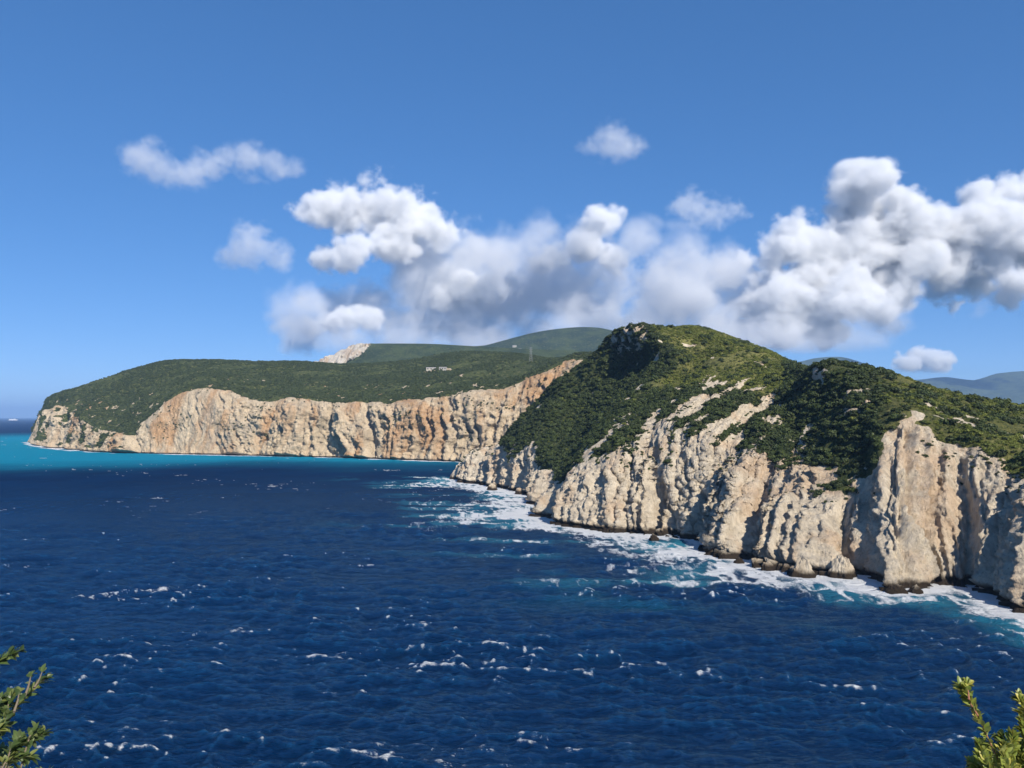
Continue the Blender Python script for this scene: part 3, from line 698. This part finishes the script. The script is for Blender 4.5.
pf_ = [bush_proto('far_bush', 90, 0.30, 40 + i, m_far) for i in range(3)]
X, Y, Z = G2[..., 0], G2[..., 1], G2[..., 2]
vis = (vv < 5.35) & (vv > 1.3) & (X / np.maximum(Y, 1) < 0.72)
veg = (1 - rock) * vis
patch = fbm(X / 26, Y / 26, Z / 26, 4, 801)
# dark dense scrub: shaded faces, gully and lower margin; low scrub on the main slope, sunlight painted into its paler leaves
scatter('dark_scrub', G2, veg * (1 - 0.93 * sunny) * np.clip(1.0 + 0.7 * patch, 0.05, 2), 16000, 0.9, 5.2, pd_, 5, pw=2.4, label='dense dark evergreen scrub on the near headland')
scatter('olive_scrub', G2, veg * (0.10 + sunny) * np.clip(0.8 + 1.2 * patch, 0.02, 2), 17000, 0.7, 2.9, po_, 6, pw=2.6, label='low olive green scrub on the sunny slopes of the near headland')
scatter('ledge_scrub', G2, vis * sstep(0.5, 0.9, rock) * sstep(1.55, 2.0, vv) * np.clip(patch * 1.3 + 0.05 + 1.5 * ribz * sstep(0.3, -0.3, rib), 0, 2), 1500, 0.5, 2.2, pd_, 8, label='scattered bushes on the bare rock ledges of the near headland')
XA, YA, ZA = GA2[..., 0], GA2[..., 1], GA2[..., 2]
vegA = (1 - rockA) * (vA < 5.3) * (vA > 1.5) * (XA / YA < 0.12) * (XA / YA > -0.72)
pA = fbm(XA / 90, YA / 90, ZA / 90, 4, 811)
scatter('far_scrub', GA2, vegA * np.clip(0.8 + 1.3 * pA, 0.03, 2), 36000, 1.5, 5.0, pf_, 9, label='scrub covering the plateau above the far cliff')
scatter('far_ledge_scrub', GA2, sstep(0.5, 0.9, rockA) * (vA > 2.2) * (vA < 3.05) * (XA / YA < 0.12) * np.clip(fbm(XA / 40, YA / 80, ZA / 20, 3, 813) - 0.15, 0, 1), 900, 1.2, 3.4, pf_, 10, label='bushes clinging to ledges of the far cliff')

# ------------------------------------------------------------------ boulders in the surf
def sea_rock(px, py, wpx, hpx, seed, label, squash=1.0, dark=False):
    c = S(px, py); sc1 = c[1] / F; a = wpx * sc1 / 2; h = hpx * sc1
    n1, n2 = 60, 90
    th = np.linspace(0, math.pi, n1)[:, None]; ph = np.linspace(0, 2 * math.pi, n2)[None]
    x = np.sin(th) * np.cos(ph); y = np.sin(th) * np.sin(ph); z = np.cos(th) + 0 * ph
    n = fbm(x * 1.1 + seed, y * 1.1, z * 0.9, 3, seed); m = np.abs(fbm(x * 3 + seed, y * 3, z * 1.2, 3, seed + 3)); k = fbm(x * 8, y * 8, z * 5, 3, seed + 5)
    r = 1 + 0.22 * n - 0.22 * (0.5 - m) * 0.8 + 0.05 * k
    taper = 1 - 0.35 * np.clip(z, 0, 1)
    v = np.stack([x * r * a * taper, y * r * a * 0.9 * taper, z * r * h * 0.95 - 0.02 * h], -1)
    o = mesh_from('sea_rock', v.reshape(-1, 3), gridquads(n1, n2), mat_near, attrs={'rock': np.ones(n1 * n2)})
    o.location = (c[0], c[1], 0)
    tag(o, label, 'rock', 'boulders in the surf below the headland'); return o
sea_rock(803, 577, 27, 19, 3, 'rounded pale boulder with a dark wet foot standing alone in the surf')
sea_rock(654, 540, 11, 6, 5, 'small dark boulder in white surf below the pale left cliff')
sea_rock(768, 571, 15, 9, 7, 'brown boulder against the cliff foot, left of the rounded pale one')
sea_rock(843, 577, 26, 19, 9, 'squat pale boulder leaning on the cliff foot, right of the rounded pale one')
sea_rock(896, 592, 22, 9, 11, 'low dark jagged boulder at the foot of the tallest spur')
sea_rock(916, 592, 14, 7, 13, 'small dark boulder right of the jagged one at the spur foot')
sea_rock(1023, 609, 18, 16, 15, 'black wet boulder cut off by the right edge of the picture')
sea_rock(492, 490, 12, 7, 17, 'small boulder in the surf beside the far end of the headland')
sea_rock(520, 494, 11, 7, 19, 'pale boulder at the cliff foot just before the dark cove')
sea_rock(739, 563, 10, 6, 21, 'small brown boulder in the bay left of the brown cliff-foot boulder')

# ------------------------------------------------------------------ far small things
def box_v(x0, x1, y0, y1, z0, z1):
    return [(x0,y0,z0),(x1,y0,z0),(x1,y1,z0),(x0,y1,z0),(x0,y0,z1),(x1,y0,z1),(x1,y1,z1),(x0,y1,z1)]
BF = [(0,3,2,1),(4,5,6,7),(0,1,5,4),(1,2,6,5),(2,3,7,6),(3,0,4,7)]
def flat_mat(name, colr, rough=0.8):
    t = NT(name); n = t.noise(t.pos(), 0.6, 4, 0.6)
    t.bsdf(t.mix(t.ramp(n, 0.3, 0.7), tuple(v * 0.85 for v in colr), colr), rough); return t.m
m_wall = flat_mat('pale_render', (0.42, 0.40, 0.35)); m_roof = flat_mat('grey_roof', (0.36, 0.34, 0.33)); m_steel = flat_mat('galvanised_steel', (0.30, 0.31, 0.32)); m_white = flat_mat('white_paint', (0.78, 0.79, 0.8)); m_glass = flat_mat('dark_glass', (0.03, 0.04, 0.05), 0.2)
def on_ground(Gr, px, py):
    x, y, z = Gr[..., 0], Gr[..., 1], Gr[..., 2]
    zc = y * CP + (z - EYE) * SP; qx = 512 + F * x / zc; qy = 384 - F * (-(y) * SP + (z - EYE) * CP) / zc
    d = np.hypot(qx - px, (qy - py)); ok = d < max(1.3, d.min() * 1.2)
    yy_ = np.where(ok & (y > 0), y, 1e9); i = np.unravel_index(np.argmin(yy_), yy_.shape); return Gr[i]
def house(p, L, W_, H, rot, label, group):
    r = bpy.data.objects.new('house', None); COL.objects.link(r); r.location = (p[0], p[1], p[2] - 0.5); r.rotation_euler.z = rot
    tag(r, label, 'house', group)
    mesh_from('wall', box_v(-L/2, L/2, -W_/2, W_/2, -2, H), BF, m_wall, r, smooth=False)
    e = 0.5; v = [(-L/2-e,-W_/2-e,H),(L/2+e,-W_/2-e,H),(L/2+e,W_/2+e,H),(-L/2-e,W_/2+e,H),(-L/2-e,0,H+W_*0.2),(L/2+e,0,H+W_*0.2)]
    me = bpy.data.meshes.new('roof'); me.from_pydata(v, [], [(0,1,5,4),(2,3,4,5),(0,4,3),(1,2,5),(0,3,2,1)]); me.materials.append(m_roof)
    o = bpy.data.objects.new('roof', me); COL.objects.link(o); o.parent = r
    for k in range(3):
        x = -L/2 + L * (k + 0.5) / 3
        mesh_from('window', box_v(x - L*0.07, x + L*0.07, -W_/2 - 0.06, -W_/2 + 0.1, H*0.4, H*0.8), BF, m_glass, r, smooth=False)
house(on_ground(GA2, 431, 369), 24, 10, 5.5, 0.1, 'long pale farm building left in the clearing on the green plateau', 'pale buildings in the plateau clearing')
house(on_ground(GA2, 443, 369), 18, 9, 6, -0.15, 'shorter pale farm building right in the clearing on the green plateau', 'pale buildings in the plateau clearing')
house(on_ground(gC, 515, 346), 32, 16, 11, 0.2, 'tiny white house on the mountainside above the saddle', 'white houses on the mountainside')
house(on_ground(gC, 519, 349), 28, 14, 10, -0.2, 'tiny white house lowest on the mountainside above the saddle', 'white houses on the mountainside')
def pylon(p, H, label):
    vs_, fs = [], []
    def bar(a, b, w_):
        a, b = np.array(a, float), np.array(b, float); d = b - a; d /= np.linalg.norm(d); u = np.cross(d, (0.3, 0.9, 0.1)); u /= np.linalg.norm(u); q = np.cross(d, u); k = len(vs_)
        for e in (a, b):
            for s1, s2 in ((-1,-1),(1,-1),(1,1),(-1,1)): vs_.append(e + u*w_*s1/2 + q*w_*s2/2)
        for f in ((0,1,5,4),(1,2,6,5),(2,3,7,6),(3,0,4,7),(0,3,2,1),(4,5,6,7)): fs.append(tuple(k + i for i in f))
    B = H * 0.11
    for sx in (-1, 1):
        for sy in (-1, 1): bar((sx*B, sy*B, -1), (sx*0.4, sy*0.4, H), 0.3)
    for i in range(7):
        z0 = H * i / 7; z1 = H * (i + 1) / 7; b0 = B + (0.4 - B) * i / 7; b1 = B + (0.4 - B) * (i + 1) / 7
        for s_ in (-1, 1): bar((-b0, s_*b0, z0), (b1, s_*b1, z1), 0.16); bar((b0, s_*b0, z0), (-b1, s_*b1, z1), 0.16)
    r = bpy.data.objects.new('pylon', None); COL.objects.link(r); r.location = p; tag(r, label, 'pylon')
    mesh_from('mast', vs_, fs, m_steel, r, smooth=False)
    for zc in (0.72, 0.84, 0.96):
        vs_, fs = [], []; bar((-H*0.13, 0, H*zc), (H*0.13, 0, H*zc), 0.55); mesh_from('crossarm', vs_, fs, m_steel, r, smooth=False)
pylon(on_ground(GA2, 531, 361), 34, 'thin grey lattice pylon standing on the green plateau')
# ship on the horizon
r = bpy.data.objects.new('ship', None); COL.objects.link(r); tag(r, 'white ship with a blue-grey hull on the far left horizon', 'ship')
Ls = 200.0
hv = []; hn = 24
for i in range(hn):
    f = i / (hn - 1); x = -Ls/2 + f * Ls; wd = 13 * min(1, (1 - f) * 4.5 + 0.05) ** 0.6 * min(1, f * 12 + 0.6)
    for yy_, zz_ in ((-wd, 16 + 4*f*f), (-wd*0.8, -4), (wd*0.8, -4), (wd, 16 + 4*f*f)): hv.append((x + (8*f if zz_ > 0 else 0), yy_, zz_))
hf = [(i*4+j, i*4+(j+1)%4, (i+1)*4+(j+1)%4, (i+1)*4+j) for i in range(hn-1) for j in range(4)] + [(3,2,1,0), ((hn-1)*4, (hn-1)*4+1, (hn-1)*4+2, (hn-1)*4+3)]
mesh_from('hull', hv, hf, m_white, r, smooth=False)
mesh_from('superstructure', box_v(-80, 60, -11, 11, 16.2, 32), BF, m_white, r, smooth=False)
mesh_from('bridge', box_v(30, 55, -12, 12, 32.1, 39), BF, m_white, r, smooth=False)
mesh_from('funnel', box_v(-60, -44, -5, 5, 32.1, 48), BF, flat_mat('blue_paint', (0.05, 0.1, 0.3)), r, smooth=False)
r.location = (P(13, 417, 19000)[0], 19000, 0); r.rotation_euler.z = 0.1

# ------------------------------------------------------------------ the clifftop under the camera
th = np.linspace(0, 2 * math.pi, 361); q = np.concatenate([np.linspace(0, 1, 60), 1 + np.linspace(0, 1, 90)[1:]])
fw = np.cos(th)                                     # 1 = straight ahead
r0 = 3.0 + 60 * sstep(0.75, -0.6, fw) + 120 * sstep(0.0, -1.0, fw)
dr = 16 + 14 * sstep(0.6, -0.5, fw)
Q, TH = np.meshgrid(q, th, indexing='ij')
rad2 = np.where(Q <= 1, r0[None] * Q, r0[None] + dr[None] * np.clip(Q - 1, 0, 1) ** 1.6)
zt = np.where(Q <= 1, 78.3 - 0.25 * Q * 1.0, 78.05 - 84 * np.clip(Q - 1, 0, 1) ** 0.85)
xg, yg = rad2 * np.sin(TH), rad2 * np.cos(TH)
nn_ = fbm(xg / 1.2, yg / 1.2, zt / 2, 4, 901); nb = np.abs(fbm(TH * 9, zt / 22, 0 * zt, 4, 903))
out = np.clip((Q - 1) * 4, 0, 1)
xg = xg + np.sin(TH) * (nb * 5 + nn_ * 0.5 - 1) * out; yg = yg + np.cos(TH) * (nb * 2.5 + nn_ * 0.5 - 1) * out
zt = zt + nn_ * 0.12 * (1 - out) * sstep(0.05, 0.3, Q)
rk = np.clip(out + sstep(-0.1, 0.4, nn_), 0, 1)
ct = mesh_from('clifftop', np.stack([xg, yg, zt], -1).reshape(-1, 3), gridquads(*Q.shape)[:, ::-1], land_material('clifftop_rock', 0.12, 0.2, wet=-1000), attrs={'rock': rk})
tag(ct, kind='structure', label='rocky clifftop under the viewer')

# ------------------------------------------------------------------ foreground shrubs
def tube(pts, r0_, r1_, n=7):
    pts = np.array(pts); t_ = np.linspace(0, len(pts) - 1, (len(pts) - 1) * 6 + 1); c = catmull(pts, t_)
    d = np.gradient(c, axis=0); d /= np.linalg.norm(d, axis=1, keepdims=True)
    u = np.cross(d, [0.31, 0.87, 0.2]); u /= np.linalg.norm(u, axis=1, keepdims=True); v_ = np.cross(d, u)
    rr_ = np.linspace(r0_, r1_, len(c))[:, None, None]; a = np.linspace(0, 2 * math.pi, n + 1)[None, :, None]
    g = c[:, None] + rr_ * (np.cos(a) * u[:, None] + np.sin(a) * v_[:, None])
    return g.reshape(-1, 3), gridquads(len(c), n + 1), c, d
class Acc:
    def __init__(s): s.v = []; s.f = []; s.n = 0
    def add(s, v, f): s.v.append(np.asarray(v)); s.f.append(np.asarray(f) + s.n); s.n += len(v)
def leaf_mesh(acc, base, d, up, L, W_, lr, curl=0.25):
    d = d / np.linalg.norm(d); side = np.cross(d, up); side /= np.linalg.norm(side) + 1e-9; nrm_ = np.cross(side, d)
    k = 7; rows = []
    for i in range(k):
        f = i / (k - 1); wd = W_ * math.sin(math.pi * min(f * 0.93 + 0.05, 1)) ** 0.8 * (1.0 if f < 0.999 else 0.0)
        c = base + d * L * f - nrm_ * curl * L * f * f
        rows += [c - side * wd / 2 + nrm_ * wd * 0.16, c, c + side * wd / 2 + nrm_ * wd * 0.16]
    acc.add(rows, gridquads(k, 3))
def plant_leaf_mat(name, dark, light, yellow):
    t = NT(name); p = t.pos(); geo = t.n('ShaderNodeNewGeometry')
    r_ = geo.outputs['Random Per Island']
    c = t.mix(r_, dark, light); c = t.mix(t.ramp(r_, 0.72, 0.95), c, yellow)
    c = t.mix(t.math('MULTIPLY', t.noise(p, 90, 3, 0.6), 0.35), c, dark)
    c2 = t.mix(geo.outputs['Backfacing'], c, t.mix(0.5, c, (0.24, 0.30, 0.14)))
    b = t.n('ShaderNodeBsdfPrincipled'); t.l(c2, b.inputs['Base Color']); b.inputs['Roughness'].default_value = 0.38; b.inputs['Specular IOR Level'].default_value = 0.4
    tr = t.n('ShaderNodeBsdfTranslucent'); t.l(t.mix(0.5, c, yellow), tr.inputs['Color'])
    ms = t.n('ShaderNodeMixShader'); ms.inputs[0].default_value = 0.35; t.l(b.outputs[0], ms.inputs[1]); t.l(tr.outputs[0], ms.inputs[2]); t.l(ms.outputs[0], t.out.inputs[0])
    return t.m
def shrub(name, base, lines, depth, L, W_, lmat, smat, seed, label, cat, step, spread, whorl=0.0, jit=0.06, curl=0.2):
    lr = np.random.default_rng(seed)
    root = bpy.data.objects.new(name, None); COL.objects.link(root); root.location = base; tag(root, label, cat)
    st, lf = Acc(), Acc(); base = np.array(base)
    for ln in lines:
        dj = depth + lr.normal() * jit
        dens = 1.0
        if isinstance(ln, tuple): ln, dens = ln
        pts = [P(x, y, dj + 0.02 * i) for i, (x, y) in enumerate(ln)]
        if ln[0][1] > 740 or ln[0][0] < 2 or ln[0][0] > 1022:      # carry the branch down to the root
            p0 = pts[0]; pts = [base + (p0 - base) * 0.02, base + (p0 - base) * np.array([0.35, 0.35, 0.45]), base + (p0 - base) * np.array([0.75, 0.75, 0.78])] + pts
        v, f, c, d = tube(np.array(pts) - base, 0.0030, 0.0010); st.add(v, f)
        tot = np.linalg.norm(np.diff(c, axis=0), axis=1).sum(); nl = int(tot / step * dens)
        for i in range(nl):
            f_ = 1 - (i / nl) ** 1.0
            if lr.random() > 0.35 + 0.75 * f_: continue
            q_ = f_ * (len(c) - 1); i0 = min(int(q_), len(c) - 2); b_ = c[i0] + (c[i0+1] - c[i0]) * (q_ - i0); dd_2 = d[i0]
            a = i * 2.4 + lr.normal() * 0.3; u = np.cross(dd_2, [0.31, 0.87, 0.2]); u /= np.linalg.norm(u); w_ = np.cross(dd_2, u)
            o_ = math.cos(a) * u + math.sin(a) * w_
            sp = spread * (0.7 + 0.5 * lr.random()); dirn = dd_2 * (1 - 0.3 * sp) + o_ * sp + np.array([0, 0, 0.25]) + lr.normal(size=3) * 0.12
            leaf_mesh(lf, b_, dirn, o_ * 0.2 + np.array([0, 0, 1.0]) + lr.normal(size=3) * 0.35, L * lr.uniform(0.5, 1.2), W_ * lr.uniform(0.7, 1.2), lr, curl)
        for i in range(5 + int(whorl * 6)):                                           # tip rosette
            a = i * 1.256 + lr.random(); u = np.cross(d[-1], [0.31, 0.87, 0.2]); u /= np.linalg.norm(u); w_ = np.cross(d[-1], u)
            leaf_mesh(lf, c[-1], d[-1] * (0.8 + 0.5 * lr.random()) + (math.cos(a) * u + math.sin(a) * w_) * (0.5 + whorl), np.array([0, 0, 1.0]) + lr.normal(size=3) * 0.3, L * lr.uniform(0.6, 1.0), W_ * 0.9, lr, curl)
    mesh_from('branches', np.concatenate(st.v), np.concatenate(st.f), smat, root)
    mesh_from('foliage', np.concatenate(lf.v), np.concatenate(lf.f), lmat, root)
    return root
bark1 = flat_mat('grey_brown_bark', (0.20, 0.16, 0.11)); bark2 = flat_mat('reddish_twig_bark', (0.30, 0.13, 0.08))
lm1 = plant_leaf_mat('grey_green_leaves', (0.045, 0.075, 0.022), (0.13, 0.19, 0.06), (0.26, 0.28, 0.08))
lm2 = plant_leaf_mat('yellow_green_leaves', (0.13, 0.18, 0.028), (0.38, 0.42, 0.08), (0.60, 0.53, 0.13))
shrub('shrub', (-1.15, 1.5, 78.25), [
   [(-30,690),(-10,668),(3,660),(12,654)], [(3,660),(10,657),(19,652)],
   [(-25,770),(0,735),(14,712),(24,698),(34,688),(45,679)], [(24,698),(28,688),(30,680),(31,675)], [(34,688),(39,680),(42,672)],
   [(0,735),(6,716),(9,702),(12,694)], [(14,712),(18,700),(19,692)],
   [(-20,745),(-5,728),(4,712),(6,702)], [(-15,725),(-6,710),(0,700)],
   [(-10,790),(8,758),(18,747),(28,742),(36,738),(44,734)], [(28,742),(33,736),(35,729)],
   [(0,775),(10,760),(20,758),(30,757)], [(8,758),(14,748),(20,738)], [(10,760),(15,750),(17,742)],
   [(35,800),(40,785),(41,774)], [(42,800),(46,785),(48,775)], [(66,800),(70,785),(72,777)],
   [(-20,800),(-8,780),(0,762),(4,752)], [(-30,745),(-10,735),(2,728)]],
   1.75, 0.023, 0.0105, lm1, bark1, 61, 'grey-green leafy shrub poking in at the bottom left corner', 'shrub', 0.0115, 0.85, curl=0.3)
shrub('shrub', (1.65, 2.05, 78.25), [
   [(1012,800),(1000,765),(988,738),(978,716),(969,700),(961,688)], [(978,716),(972,706),(966,698)], ([(969,700),(964,692),(960,686)], 2.0), ([(969,700),(968,690),(968,684)], 2.0),
   ([(1030,800),(1030,760),(1026,735),(1021,714)], 1.6), ([(1040,760),(1034,730),(1027,712)], 1.6), ([(1020,800),(1012,770),(1006,750),(1000,738)], 1.6),
   ([(1020,790),(1010,765),(1012,748),(1013,736)], 1.6), ([(1000,800),(992,780),(986,768),(980,762)], 1.6), ([(1005,800),(998,780),(990,760),(986,752)], 1.6),
   ([(1030,790),(1022,770),(1020,755),(1022,742)], 1.6), ([(1010,800),(1004,785),(1000,770),(996,758)], 1.6), ([(1030,800),(1015,785),(1008,772),(1006,764)], 1.6), ([(1050,800),(1036,780),(1028,765),(1024,755)], 1.6),
   ([(1040,740),(1032,722),(1024,706),(1019,698)], 1.6), ([(1045,790),(1030,770),(1018,756),(1010,744)], 1.8), ([(1000,790),(990,772),(984,758),(981,746)], 1.6), ([(1015,800),(1008,780),(1004,762),(1004,746)], 1.8), ([(996,800),(988,784),(978,770),(973,764)], 1.6), ([(1028,800),(1024,776),(1018,764),(1016,752)], 1.8), ([(992,800),(986,788),(982,780),(976,774)], 1.6), ([(1035,800),(1020,790),(1014,780),(1014,770)], 1.6), ([(1060,780),(1040,750),(1030,738),(1022,728)], 1.6)],
   2.15, 0.026, 0.0130, lm2, bark2, 62, 'yellow-green sunlit shrub with a reddish stem at the bottom right corner', 'shrub', 0.0065, 0.95, whorl=0.8, jit=0.05)
